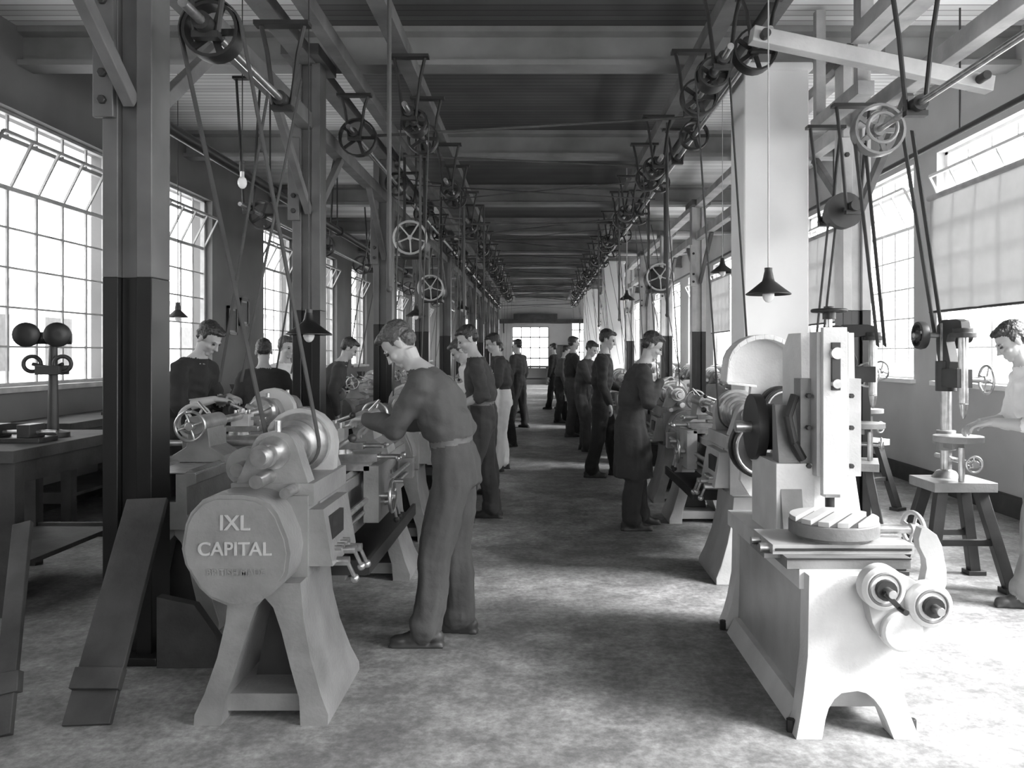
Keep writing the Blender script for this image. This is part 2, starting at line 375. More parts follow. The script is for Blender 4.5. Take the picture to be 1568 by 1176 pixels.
for p,q in (((1.93,5.0,2.8),(2.38,5.75,1.55)),((2.22,5.0,2.86),(2.66,5.5,1.62)),((2.3,6.5,2.55),(2.15,6.5,1.1))):
    b=B('drive_belt'); flat(b,p,q,(0,1,0),.04); flat(b,V(p)+V((.06,0,0)),V(q)+V((.05,0,0)),(0,1,0),.04); b.done()
b=B('overhead_cross_rods')
for i in range(14):
    y=7.6+i*2.1+random.uniform(-.4,.4); z=3.55+random.uniform(-.15,.25); k=random.uniform(-.2,.2)
    b.cyl((-1.6,y,z+k),(1.5,y+random.uniform(-.5,.5),z-k),.014,M_pole,n=8)
    if i%2: flat(b,(-1.55,y+.5,3.6),(1.45,y+.5,3.42),(0,1,0),.05); flat(b,(-1.55,y+.5,3.38),(1.45,y+.5,3.66),(0,1,0),.05)
b.done()
b=B('belt_shifter_poles')
for x,y,z0,z1 in ((-.93,5.1,1.9,3.95),(-1.3,9.0,1.9,3.95),(-1.0,11,2,3.95),(-.9,13.5,2,3.95),(1.35,8.6,1.9,3.95),(1.2,12.2,2,3.95),(1.1,15,2,3.95)):
    b.cyl((x,y,z0),(x,y,z1),.014,M_pole,n=8); b.ball((x,y,z0),.022,M_pole)
b.done()
for i in range(12):
    y=5.7+i*2.35
    if min(abs(y-c) for c in YC)<.35: y+=.6
    x=-1.95+random.uniform(-.25,.2)
    b=B('drive_belt'); flat(b,(x-.1,y,3.4),(x-.45,y,1.3),(0,1,0),.04); flat(b,(x+.12,y,3.4),(x-.3,y,1.3),(0,1,0),.04); b.done()
    x=1.9
    if i%2==0 or 7<y<8.3: continue
    b=B('drive_belt'); flat(b,(x-.35,y,3.5),(x+.1,y,1.2),(0,1,0),.04); flat(b,(x-.15,y,3.5),(x+.3,y,1.2),(0,1,0),.04); b.done()
# ---------------------------------------------------------------- lathe
def lathe(name,sx,cov,MC,L=2.45,lettering=False):
    b=B(name,fn=lambda p:V((p.x*sx,p.y,p.z)))
    def leg(y0,y1):
        ym=(y0+y1)/2
        def fl(p):
            k=max(0,1-p.z/.5)**2; return V((p.x,p.y+(.07*k if p.y>ym else -.05*k),p.z))
        for s in (-1,1):
            pl=[(-.27,0),(-.27,.04),(-.235,.12),(-.19,.26),(-.16,.40),(-.145,.56),(0,.56),(0,.50),(-.035,.46),(-.07,.36),(-.11,.22),(-.15,.10),(-.16,0)]
            b.prism([(s*a,c) for a,c in pl],(0,y0,0),(1,0,0),(0,0,1),(0,1,0),y1-y0,MC,fl)
        b.bx((-.17,y0+.02,.03),(.17,y1-.02,.10),MC)
        b.bx((-.13,y0+.22,.1),(.13,y0+.25,.45),M_dark,lambda p:V((p.x*(1-p.z*1.6),p.y,p.z)))
    leg(.05,.52); leg(L-.45,L-.1)
    pf=[(-.15,.55),(-.15,.60),(-.11,.63),(-.11,.78),(-.16,.80),(-.16,.85),(-.125,.875),(-.09,.85),(-.05,.85),(-.05,.70),(.05,.70),(.05,.85),(.09,.85),(.125,.875),(.16,.85),(.16,.80),(.11,.78),(.11,.63),(.15,.60),(.15,.55)]
    b.prism(pf,(0,.3,0),(1,0,0),(0,0,1),(0,1,0),L-.3,MC); b.bx((-.155,.72,.851),(.155,L,.858),M_steel)
    b.bx((-.30,.62,.44),(.30,L-.5,.455),M_dark)
    for s in (-1,1): b.bx((s*.30-.01,.62,.44),(s*.30+.01,L-.5,.51),M_dark)
    b.bx((-.3,.61,.44),(.3,.63,.51),M_dark)
    b.bx((-.17,.14,.56),(.15,.60,.9),MC); b.bx((-.18,.16,.86),(.17,.74,.95),MC)
    for y0,y1 in ((.17,.27),(.64,.75)):
        tp=[(-.17,.93),(.15,.93),(.12,1.02),(.085,1.13),(.05,1.165),(-.05,1.165),(-.085,1.13),(-.13,1.02)]
        b.prism(chaikin(tp),(0,y0,0),(1,0,0),(0,0,1),(0,1,0),y1-y0,MC)
        b.cyl((0,y0-.015,1.08),(0,y1+.015,1.08),.07,M_steel,n=20); b.cyl((0,(y0+y1)/2,1.16),(0,(y0+y1)/2,1.21),.014,M_steel)
    b.rev((0,.28,1.08),(0,1,0),[(0,.065),(.08,.068),(.08,.09),(.16,.093),(.16,.115),(.24,.118),(.24,.14),(.31,.14)],M_steel,28)
    gp=[(-.19,.95)]+[(.17*math.cos(t)-.01,1.07+.17*math.sin(t)) for t in [math.pi*k/10 for k in range(10,-1,-1)]]+[(.15,.95)]
    b.prism(gp,(0,.57,0),(1,0,0),(0,0,1),(0,1,0),.075,M_castl)
    b.cyl((-.17,.2,1.0),(-.17,.74,1.0),.03,M_steel); b.cyl((-.17,.3,1.0),(-.17,.38,1.0),.085,M_cast,n=24)
    b.rev((0,-.03,1.08),(0,1,0),[(0,.022),(.0,.032),(.04,.032),(.04,.05),(.09,.05),(.09,.035),(.2,.035)],M_steel,20)
    b.cyl((-.02,-.0,.98),(-.02,.17,.98),.028,M_steel); b.cyl((.09,.02,.93),(.09,.17,.93),.022,M_steel)
    if cov=='oct':
        pl=chaikin([(-.20,.14),(-.12,.225),(.06,.225),(.15,.18),(.215,.02),(.20,-.11),(.12,-.185),(.0,-.23),(-.13,-.175),(-.225,-.02)])
        b.prism(pl,(-.08,-.04,.71),(1,0,0),(0,0,1),(0,1,0),.20,MC)
        b.prism([(x*.93,z*.93) for x,z in pl],(-.08,-.052,.71),(1,0,0),(0,0,1),(0,1,0),.02,MC)
        if lettering:
            b.text('IXL',.085,(-.085,-.054,.80),M_castl,.010); b.text('CAPITAL',.075,(-.085,-.054,.70),M_castl,.010); b.text('BRITISH MADE',.036,(-.08,-.054,.62),MC,.006)
    else:
        pl=[(-.26,-.1),(-.24,.15),(-.23,.42)]+[(-.0+.23*math.cos(t),.62+.2*math.sin(t)) for t in [math.pi*(1-k/12) for k in range(13)]]+[(.24,.52),(.05,.5),(.08,.2),(.12,-.12),(.06,-.22),(-.08,-.24),(-.2,-.2)]
        b.prism(pl,(0,-.02,.80),(1,0,0),(0,0,1),(0,1,0),.05,M_cream)
        for k in range(0,17):
            a=pl[k];c=pl[k+1]; b.prism([a,c,(c[0]*.95,c[1]*.95+.01),(a[0]*.95,a[1]*.95+.01)],(0,-.15,.80),(1,0,0),(0,0,1),(0,1,0),.14,M_cream)
        b.rev((0,-.13,.90),(0,1,0),[(0,.06),(0,.19),(.03,.19),(.03,.16),(.05,.16),(.05,.2),(.11,.2)],M_dark,32); b.tor((0,-.13,.90),(0,1,0),.17,.010,M_steel,32); b.cyl((0,-.16,.9),(0,0,.9),.04,M_steel); b.tor((0,-.135,.90),(0,1,0),.10,.010,M_steel,28)
        b.rev((-.13,-.15,1.15),(0,1,0),[(0,.05),(0,.13),(.04,.13),(.04,.11),(.07,.11),(.07,.14),(.14,.14)],M_dark,32); b.tor((-.13,-.155,1.15),(0,1,0),.11,.008,M_steel,28); b.cyl((-.13,-.18,1.15),(-.13,0,1.15),.035,M_steel)
    b.bx((.13,.16,.60),(.25,.60,.84),MC,lambda p:V((p.x-(.04 if p.z>.7 and p.x>.2 else 0),p.y,p.z)))
    b.bx((.215,.22,.70),(.235,.42,.80),M_dark)
    for k in range(4): b.cyl((.22,.24+k*.05,.66),(.27,.24+k*.05,.66),.012,M_steel,n=8)
    for y,z in ((.25,.60),(.38,.62),(.50,.60)):
        b.cyl((.2,y,z),(.30,y,z),.02,M_steel,n=12); b.cyl((.29,y,z),(.31,y+.05,z-.08),.009,M_steel,n=8); b.ball((.312,y+.055,z-.09),.02,M_steel)
    b.cyl((.10,.7,1.02),(.20,.7,1.08),.012,M_steel); b.ball((.21,.7,1.085),.022,M_dark)
    b.rev((0,.75,1.08),(0,1,0),[(0,.06),(.03,.06),(.03,.105),(.10,.105),(.12,.09)],M_steel,28)
    for k in range(3):
        g=2*math.pi*k/3+.5; b.beam(V((math.cos(g)*.03,.89,1.08+math.sin(g)*.03)),V((math.cos(g)*.1,.89,1.08+math.sin(g)*.1)),.03,.05,M_steel,up=(0,1,0))
    b.cyl((0,.85,1.08),(0,1.62,1.08),.025,M_steel)
    c=1.22
    b.bx((-.22,c-.17,.875),(.22,c+.17,.91),M_steel); b.bx((-.2,c-.06,.91),(.24,c+.06,.95),M_steel); b.cyl((.02,c,.95),(.02,c,.975),.07,M_steel,n=20)
    b.bx((-.12,c-.04,.975),(.16,c+.04,1.01),M_steel); b.bx((-.06,c-.05,1.01),(.06,c+.05,1.09),M_castl)
    for dx in (-.035,.035):
        b.cyl((dx,c-.03,1.09),(dx,c-.03,1.12),.01,M_steel,n=6); b.cyl((dx,c+.03,1.09),(dx,c+.03,1.12),.01,M_steel,n=6)
    b.cyl((0,c,1.09),(0,c,1.13),.018,M_steel); b.cyl((0,c,1.125),(.1,c-.03,1.16),.009,M_steel); b.ball((.1,c-.03,1.16),.018,M_dark)
    b.bx((-.16,c-.012,1.05),(-.0,c+.012,1.07),M_steel)
    b.bx((.19,c-.17,.60),(.27,c+.17,.90),MC)
    b.wheel((.33,c-.09,.73),(1,0,0),.085,.010,M_steel,4); b.cyl((.27,c-.09,.73),(.34,c-.09,.73),.02,M_steel); b.cyl((.34,c-.09,.81),(.39,c-.09,.81),.012,M_steel)
    b.cyl((.24,c,.93),(.36,c,.93),.014,M_steel); b.beam((.36,c-.07,.93),(.36,c+.07,.93),.014,.02,M_steel); b.ball((.36,c-.07,.93),.018,M_steel); b.ball((.36,c+.07,.93),.018,M_steel)
    b.cyl((.16,c,.99),(.27,c,.99),.012,M_steel); b.beam((.27,c-.05,.99),(.27,c+.05,.99),.012,.016,M_steel); b.ball((.27,c+.05,.99),.015,M_steel)
    for y in (c+.02,c+.11): b.cyl((.27,y,.68),(.31,y,.68),.02,M_steel); b.cyl((.31,y,.68),(.33,y+.02,.58),.009,M_steel); b.ball((.33,y+.02,.575),.018,M_dark)
    b.cyl((.2,.5,.72),(.2,L-.05,.72),.016,M_steel,n=10); b.cyl((.19,.5,.655),(.19,L-.05,.655),.011,M_steel,n=8); b.bx((.14,L-.12,.62),(.23,L-.03,.76),MC)
    t=L-.55
    b.prism([(-.16,.86),(.16,.86),(.15,.9),(.07,.95),(.055,1.06),(-.055,1.06),(-.07,.95),(-.15,.9)],(0,t-.12,0),(1,0,0),(0,0,1),(0,1,0),.26,MC)
    b.cyl((0,t-.17,1.08),(0,t+.2,1.08),.055,MC,n=20); b.cyl((0,t-.26,1.08),(0,t,1.08),.028,M_steel); b.rev((0,t-.34,1.08),(0,1,0),[(0,.003),(.08,.022)],M_steel,16)
    b.wheel((0,t+.25,1.08),(0,1,0),.085,.010,M_steel,4); b.cyl((0,t+.2,1.08),(0,t+.26,1.08),.02,M_steel); b.cyl((0,t+.25,1.165),(0,t+.32,1.165),.011,M_steel); b.cyl((.03,t-.08,1.13),(.1,t-.1,1.2),.009,M_steel)
    return b
lathe('metal_lathe',1,'oct',M_cast,2.6,True).done(.004,(-1.12,3.3,0))
l2=lathe('metal_lathe',1,'oct',M_cast,2.35).done(.003,(-1.12,LL[1],0))
for y in LL[2:]: inst(l2,(-1.12,y,0))
lathe('metal_lathe',-1,'guard',M_castl,2.4).done(.004,(1.42,LR[0],0))
r2=lathe('metal_lathe',-1,'oct',M_cast,2.35).done(.003,(1.42,LR[1],0))
for y in LR[2:]: inst(r2,(1.42,y,0))
inst(l2,(-2.0,6.75,0),math.pi)
for y in (10.3,13.5,17.0,20.6): inst(l2,(-2.6,y,0),math.pi)
# ---------------------------------------------------------------- slotting machine (right foreground)
b=B('slotting_machine'); W=M_cream
def flr(p):
    k=max(0,1-p.z/.35)**2; cx,cy=1.24,3.75
    return V((p.x+(.06*k if p.x>cx else -.06*k),p.y+(.05*k if p.y>cy else -.06*k),p.z))
def arch(x0,x1,h,aw,ah):
    xm=(x0+x1)/2; pts=[(x0,0),(xm-aw,0)]
    for k in range(0,9):
        t=math.pi*(1-k/8); pts.append((xm+aw*math.cos(t),ah*.4+ah*.6*math.sin(t)))
    return pts+[(xm+aw,0),(x1,0),(x1,.08),(x1,.16),(x1-.005,.3),(x1-.01,h),(x0+.01,h),(x0+.005,.3),(x0,.16),(x0,.08)]
b.prism(arch(1.06,1.42,.62,.08,.17),(0,3.24,0),(1,0,0),(0,0,1),(0,1,0),.10,W,flr)
b.bx((1.08,3.34,.06),(1.40,4.5,.60),M_castl,None)
b.prism(arch(1.06,1.42,.60,.08,.15),(0,4.4,0),(1,0,0),(0,0,1),(0,1,0),.12,W,flr)
b.bx((1.05,3.34,.0),(1.10,4.4,.08),W,lambda p:V((p.x-.04 if p.x<1.07 and p.z<.04 else p.x,p.y,p.z)))
b.bx((1.05,3.3,.55),(1.43,4.55,.63),W)
for x,y in ((1.0,3.25),(1.48,3.25),(1.0,4.45)): b.cyl((x,y,.0),(x,y,.05),.018,M_dark,n=6)
b.bx((1.0,3.30,.63),(1.50,3.72,.675),M_cast); b.bx((.96,3.36,.675),(1.54,3.66,.715),M_castl); b.bx((1.04,3.34,.640),(1.46,3.345,.66),M_dark)
b.bx((1.0,3.295,.668),(1.50,3.30,.675),M_dark); b.bx((.97,3.355,.69),(1.53,3.36,.70),M_dark)
b.cyl((.92,3.42,.69),(1.0,3.42,.69),.02,M_steel); b.cyl((.92,3.55,.69),(1.0,3.55,.69),.016,M_steel); b.bx((.93,3.38,.655),(1.0,3.6,.675),M_cast)
cc=(1.26,3.50)
b.rev((cc[0],cc[1],.715),(0,0,1),[(0,.15),(.02,.15),(.02,.185),(.07,.185),(.075,.18)],M_cast,40); b.cyl((cc[0],cc[1],.789),(cc[0],cc[1],.7915),.178,M_dark,n=40)
sl=[(-.18,-.12),(-.09,-.045),(-.015,.03),(.06,.10),(.13,.18)]
for a0,a1_ in sl:
    pts=[]
    for k in range(7):
        x=a0+(a1_-a0)*k/6; pts.append((x,-math.sqrt(max(0,.181**2-x*x))))
    for k in range(7):
        x=a1_+(a0-a1_)*k/6; pts.append((x,math.sqrt(max(0,.181**2-x*x))))
    cs,sn=math.cos(-.6),math.sin(-.6)
    b.prism([(p*cs-q*sn,p*sn+q*cs) for p,q in pts],(cc[0],cc[1],.79),(1,0,0),(0,1,0),(0,0,1),.02,M_castl)
b.cyl((1.45,3.5,.75),(1.60,3.5,.75),.02,M_steel); b.wheel((1.60,3.5,.75),(1,0.25,0),.07,.01,M_castl,4)
for x,z,r in ((1.32,.60,.085),(1.50,.535,.085)):
    b.rev((x,3.12,z),(0,1,0),[(0,r-.015),(.015,r),(.07,r)],W,32); b.rev((x,3.10,z),(0,1,0),[(0,.025),(.0,.04),(.03,.04)],M_dark,16); b.cyl((x,3.05,z),(x,3.12,z),.016,M_steel); b.tor((x,3.12,z),(0,1,0),.06,.006,M_cast,28)
b.prism(chaikin([(-.1,.04),(.0,.1),(.1,.06),(.22,-.02),(.2,-.14),(.08,-.16),(.02,-.2),(-.06,-.14)]),(1.36,3.17,.56),(1,0,0),(0,0,1),(0,1,0),.08,M_castl)
b.rev((1.40,3.14,.43),(0,1,0),[(0,.07),(.01,.08),(.06,.08)],W,28)
b.prism(chaikin([(0,0),(.05,.02),(.08,.12),(.05,.28),(-.02,.33),(-.04,.26),(.0,.18),(-.02,.08)]),(1.52,3.2,.5),(1,0,0),(0,0,1),(0,1,0),.05,M_castl)
b.beam((1.30,3.08,.60),(1.36,3.08,.54),.014,.02,M_dark); b.cyl((1.36,3.03,.54),(1.36,3.09,.54),.012,M_dark)
b.prism([(3.86,.6),(4.5,.6),(4.46,.9),(4.3,1.1),(4.3,1.52),(4.2,1.6),(4.0,1.6),(3.98,1.1),(3.98,.9)],(1.28,0,0),(0,1,0),(0,0,1),(1,0,0),.26,W)
b.prism([(3.8,.6),(3.98,.6),(4.0,1.25),(3.95,1.25)],(1.14,0,0),(0,1,0),(0,0,1),(1,0,0),.10,M_cast)
b.bx((1.12,3.86,.6),(1.3,4.3,.98),W)
b.bx((1.24,3.88,.98),(1.36,3.98,1.38),M_cast); b.bx((1.40,3.86,.92),(1.52,3.98,1.38),M_castl)
b.bx((1.29,3.80,.93),(1.44,3.90,1.60),M_castl); b.bx((1.31,3.77,.85),(1.42,3.81,1.62),W)
b.bx((1.345,3.755,1.33),(1.385,3.775,1.55),M_dark); b.cyl((1.365,3.74,1.50),(1.365,3.78,1.5),.028,M_steel); b.cyl((1.365,3.74,1.36),(1.365,3.78,1.36),.022,M_steel)
for z in (.97,1.15,1.3):
    for x in (1.27,1.47): b.cyl((x,3.84,z),(x,3.87,z),.012,M_dark,n=6)
b.cyl((1.365,3.84,.78),(1.365,3.84,.93),.022,M_dark); b.bx((1.33,3.80,.83),(1.40,3.87,.90),M_steel)
b.cyl((1.365,3.85,1.6),(1.365,3.85,1.70),.014,M_steel); b.wheel((1.365,3.85,1.70),(0,0,1),.075,.009,M_dark,4); b.cyl((1.365,3.85,1.66),(1.365,3.85,1.70),.03,M_dark)
b.rev((1.10,4.25,1.12),(1,0,0),[(0,.10),(0,.17),(.05,.17),(.05,.12),(.12,.12)],M_dark,32); b.cyl((1.02,4.25,1.12),(1.3,4.25,1.12),.03,M_steel)
b.tube([(1.22,3.9,1.3),(1.18,3.88,1.2),(1.2,3.86,1.08),(1.25,3.88,1.0)],.022,M_dark)
b.done(.004)
# ---------------------------------------------------------------- pillar drills
def drill():
    b=B('pillar_drill')
    for sx in (-1,1):
        for sy in (-1,1):
            b.beam((sx*.12,sy*.1,.64),(sx*.26,sy*.22,.0),.07,.06,M_dark); b.bx((sx*.26-.06,sy*.22-.05,0),(sx*.26+.06,sy*.22+.05,.03),M_dark)
    b.beam((-.19,-.16,.3),(.19,-.16,.3),.03,.04,M_dark); b.beam((-.19,.16,.3),(.19,.16,.3),.03,.04,M_dark)
    b.bx((-.2,-.18,.62),(.2,.18,.68),M_cast); b.rev((0,.08,.68),(0,0,1),[(0,.09),(.04,.06),(.05,.035),(1.02,.035)],M_steel,16)
    b.cyl((0,-.12,.68),(0,-.12,.9),.02,M_steel)
    b.cyl((0,-.08,.93),(0,-.08,.97),.15,M_cast,n=28); b.bx((-.04,-.08,.88),(.04,.12,.95),M_cast); b.cyl((0,.08,.86),(0,.08,.99),.06,M_cast)
    b.cyl((0,.08,1.25),(0,.08,1.45),.065,M_dark); b.bx((-.05,-.16,1.28),(.05,.1,1.40),M_dark); b.cyl((0,-.14,1.18),(0,-.14,1.62),.03,M_steel); b.rev((0,-.14,1.08),(0,0,1),[(0,.006),(.03,.02),(.1,.03)],M_steel,12)
    b.cyl((.05,-.1,1.33),(.16,-.1,1.33),.018,M_steel); b.wheel((.17,-.1,1.33),(1,0,0),.09,.009,M_steel,4)
    b.rev((0,-.14,1.6),(0,0,1),[(0,.08),(.03,.08),(.03,.06),(.06,.06)],M_dark,24)
    b.prism(chaikin([(-.05,1.4),(.12,1.4),(.16,1.55),(.14,1.72),(-.16,1.72),(-.18,1.64),(.04,1.62)]),(-.03,0,0),(0,1,0),(0,0,1),(1,0,0),.06,M_dark)
    b.cyl((-.2,.12,1.62),(.2,.12,1.62),.018,M_steel); b.pulley((-.15,.12,1.62),(1,0,0),.09,.05,M_dark); b.rev((.06,.12,1.62),(1,0,0),[(0,.09),(.04,.09),(.04,.07),(.08,.07),(.08,.05),(.12,.05)],M_dark,24)
    b.cyl((.04,.3,.8),(.04,-.2,.8),.016,M_steel); b.wheel((.04,-.2,.8),(0,1,0),.05,.008,M_steel,3)
    return b
d1=drill().done(.003,(2.70,5.35,0)); inst(d1,(3.1,7.9,0),.5); inst(d1,(3.35,9.8,0),.3); inst(d1,(3.3,12.5,0)); inst(d1,(2.42,6.3,0),1.2)
for y in (15,17.5,20,23): inst(l2,(3.3,y,0))
# ---------------------------------------------------------------- benches / grinder / boards
def bench(x0,x1,y0,y1,h):
    b=B('workbench'); b.bx((x0,y0,h-.07),(x1,y1,h),M_wood); n=max(2,round((y1-y0)/1.6)+1)
    for i in range(n):
        y=y0+.08+(y1-y0-.16)*i/(n-1)
        for x in (x0+.06,x1-.06): b.bx((x-.045,y-.045,0),(x+.045,y+.045,h-.07),M_wood)
        b.bx((x0+.06,y-.02,.2),(x1-.06,y+.02,.3),M_wood)
    b.bx((x0+.04,y0+.05,h-.2),(x0+.07,y1-.05,h-.07),M_wood); b.bx((x1-.07,y0+.05,h-.2),(x1-.04,y1-.05,h-.07),M_wood); b.bx((x0+.05,y0+.1,.25),(x1-.05,y1-.1,.28),M_wood)
    return b.done(.003)
bench(-3.65,-2.95,4.6,5.9,.95)
for y in (7,10.6,14.2,17.8,21.4): bench(-4.62,-4.0,y,y+3.2,.9)
for y in (11.5,15.2,19): bench(3.75,4.28,y,y+3.2,.9)
def vise():
    b=B('bench_vise'); b.bx((-.08,-.08,0),(.08,.08,.03),M_dark); b.prism([(-.06,.03),(.06,.03),(.05,.12),(.06,.18),(-.06,.18),(-.03,.1)],(0,-.05,0),(1,0,0),(0,0,1),(0,1,0),.1,M_dark)
    b.bx((.09,-.05,.08),(.13,.05,.18),M_dark); b.cyl((-.05,0,.1),(.22,0,.1),.016,M_steel); b.cyl((.2,-.09,.1),(.2,.09,.1),.008,M_steel); b.ball((.2,.09,.1),.012,M_steel); b.ball((.2,-.09,.1),.012,M_steel); return b
v=vise().done(.002,(-4.15,8.0,.901))
for y in (9.4,11.2,12.9,15,17,19): inst(v,(-4.15,y,.901))
b=B('bench_grinder'); b.rev((-3.2,5.4,.95),(0,0,1),[(0,.1),(.03,.1),(.05,.035),(.6,.025)],M_dark,16); b.cyl((-3.30,5.36,1.60),(-3.1,5.44,1.60),.04,M_dark); b.bx((-3.28,5.33,1.36),(-3.12,5.45,1.42),M_dark)
for x in (-3.32,-3.12): b.rev((x,5.32,1.62),(.35,-1,0),[(0,.05),(.01,.08),(.04,.08),(.05,.05),(.05,.02)],M_black,24); b.tor((x,5.37,1.43),(.35,-1,0),.05,.014,M_dark); b.cyl((x,5.37,1.43),(-3.2,5.4,1.40),.012,M_dark)
b.done(.003)
b=B('machine_vise'); b.bx((-3.45,5.0,.95),(-3.05,5.2,.98),M_dark); b.bx((-3.4,5.02,.98),(-3.33,5.18,1.06),M_dark); b.bx((-3.2,5.02,.98),(-3.12,5.18,1.06),M_dark); b.cyl((-3.5,5.1,1.01),(-3.0,5.1,1.01),.014,M_steel); b.done(.003)
b=B('handwheel_stand'); b.wheel((-2.12,5.05,1.08),(0,1,0),.1,.014,M_castl,5); b.cyl((-2.12,4.98,1.08),(-2.12,5.15,1.08),.03,M_steel); b.bx((-2.22,4.75+.35,.85),(-2.02,5.3,1.02),M_cast); b.bx((-2.3,5.05,.8),(-1.95,5.32,.86),M_cast); b.prism([(-.14,0),(.14,0),(.08,.3),(.08,.8),(-.08,.8),(-.08,.3)],(-2.12,5.1,0),(1,0,0),(0,0,1),(0,1,0),.16,M_dark)
b.cyl((-2.75,5.2,.93),(-1.75,5.2,.93),.02,M_steel); b.done(.004)
b=B('leaning_board'); b.beam((-1.82,3.30,.0),(-1.87,3.92,.80),.19,.03,M_wood,up=(0,-1,.7)); b.beam((-1.82,3.36,.12),(-1.82,3.41,.19),.20,.045,M_wood,up=(0,-1,.7)); b.done(.003)
b=B('leaning_board'); b.beam((-2.10,3.2,.0),(-2.36,3.75,.72),.08,.03,M_wood,up=(0,-1,.6)); b.beam((-2.13,3.29,.13),(-2.15,3.33,.2),.09,.045,M_wood,up=(0,-1,.6)); b.done(.003)
b=B('timber_plinth'); b.prism([(-1.82,0),(-1.42,0),(-1.5,.1),(-1.64,.3),(-1.82,.34)],(0,3.9,0),(1,0,0),(0,0,1),(0,1,0),.06,M_wood); b.bx((-1.82,3.96,0),(-1.45,4.2,.06),M_wood); b.done(.003)
for x,y,z in ((XL+.02,13.0,2.15),(XL+.02,12.5,2.0),(XL+.02,16.5,2.1)):
    b=B('wall_notice'); b.bx((x-.01,y-.15,z-.2),(x+.01,y+.15,z+.2),M_cast)
    for dy in (-.16,.16): b.bx((x-.01,y+dy-.02,z-.22),(x+.025,y+dy+.02,z+.22),M_black)
    for dz in (-.2,.2): b.bx((x-.01,y-.18,z+dz-.02),(x+.025,y+.18,z+dz+.02),M_black)
    b.bx((x+.01,y-.11,z-.15),(x+.014,y+.11,z+.15),M_dark); b.done()
for x,y,z in ((-1.50,9.75,2.85),(-1.65,12.7,2.5),(1.75,12,2.6)):
    b=B('electric_motor'); b.cyl((x,y,z),(x,y+.35,z),.17,M_dark,n=24); b.rev((x,y-.08,z),(0,1,0),[(0,.06),(.02,.14),(.08,.17)],M_dark,24); b.rev((x,y+.35,z),(0,1,0),[(0,.17),(.06,.12)],M_dark,24)
    b.bx((x-.15,y,z-.2),(x+.15,y+.3,z-.16),M_dark); b.cyl((x,y-.2,z),(x,y,z),.03,M_steel); b.wheel((x,y-.2,z+.0),(0,1,0),.19,.014,M_castl,5)
    for s in (-.12,.12): b.beam((x+s,y+.15,z-.18),(x+s,y+.15,3.95),.03,.03,M_dark)
    b.done()
# ---------------------------------------------------------------- pendant lamps
def lamp(x,y,z,w,shade=True,m=M_dark):
    b=B('pendant_lamp' if shade else 'hanging_bulb'); b.cyl((x,y,z+.05),(x,y,4.44),.004 if y<9 else .008,M_dark if x<0 else M_castl,n=6); b.cyl((x,y,z+.03),(x,y,z+.10),.022,M_dark,n=12)
    if shade:
        b.rev((x,y,z-.05),(0,0,1),[(0,w/2),(.004,w/2),(.03,w*.36),(.075,w*.14),(.09,.03),(.13,.022)],m,32,cap=False)
        b.rev((x,y,z-.052),(0,0,1),[(0,w/2-.003),(.03,w*.35),(.07,w*.13)],m,32,cap=False)
    b.ball((x,y,z-.05),(.034,.034,.046),M_bulb,n=14); b.cyl((x,y,z-.01),(x,y,z+.04),.016,M_steel,n=10); b.done()
lamp(1.29,4.6,1.88,.25); lamp(-1.36,4.85,1.66,.27,m=M_black); lamp(-1.55,10.35,2.02,.26); lamp(1.93,8.6,2.4,.25); lamp(-3.7,8.4,1.92,.2); lamp(-2.17,6.0,2.80,.2,False); lamp(-1.3,14,2.3,.26); lamp(1.4,13,2.4,.26)
# ---------------------------------------------------------------- people
def remesh(b,vox,smooth_it=2,fold=0.,cloth=(),seed=0):
    me=b.mesh(False); ob=bpy.data.objects.new('tmp',me); COL.objects.link(ob)
    r=ob.modifiers.new('r','REMESH'); r.mode='VOXEL'; r.voxel_size=vox; r.use_smooth_shade=True
    if smooth_it: sm=ob.modifiers.new('s','SMOOTH'); sm.factor=.5; sm.iterations=smooth_it
    dg=bpy.context.evaluated_depsgraph_get(); out=bpy.data.meshes.new_from_object(ob.evaluated_get(dg))
    bv=BVHTree.FromPolygons([tuple(p) for p in b.v],b.f); bpy.data.objects.remove(ob)
    vs=[v.co.copy() for v in out.vertices]; ns=[v.normal.copy() for v in out.vertices]; fs=[tuple(p.vertices) for p in out.polygons]; ms=[]; vm=[0]*len(vs)
    for p in out.polygons:
        loc,n,i,d=bv.find_nearest(p.center); k=b.m[i] if i is not None else 0; ms.append(k)
        for q in p.vertices: vm[q]=k
    for i,p in enumerate(vs):
        mm=b.mats[vm[i]]
        if mm in cloth and fold:
            # long vertical drapes on the legs, diagonal pulls on the upper body
            t=min(1,max(0,(p.z-.85)/.2))
            q=V((p.x*17+seed,p.y*17,p.z*3.2)); a=noise.noise(q)
            q2=V((p.x*9+p.z*10,p.y*9+seed,p.z*17)); c=noise.noise(q2)
            vs[i]=p+ns[i]*((1-t)*(a*1.1+.35*c)+t*(.6*a+.9*c))*fold
        elif mm in (M_hair,M_hair2): vs[i]=p+ns[i]*(noise.noise(p*55)*.004+noise.noise(p*130)*.002)
    return vs,fs,ms,b.mats
def dirp(a): return (math.sin(a),math.cos(a))
pc=[0]
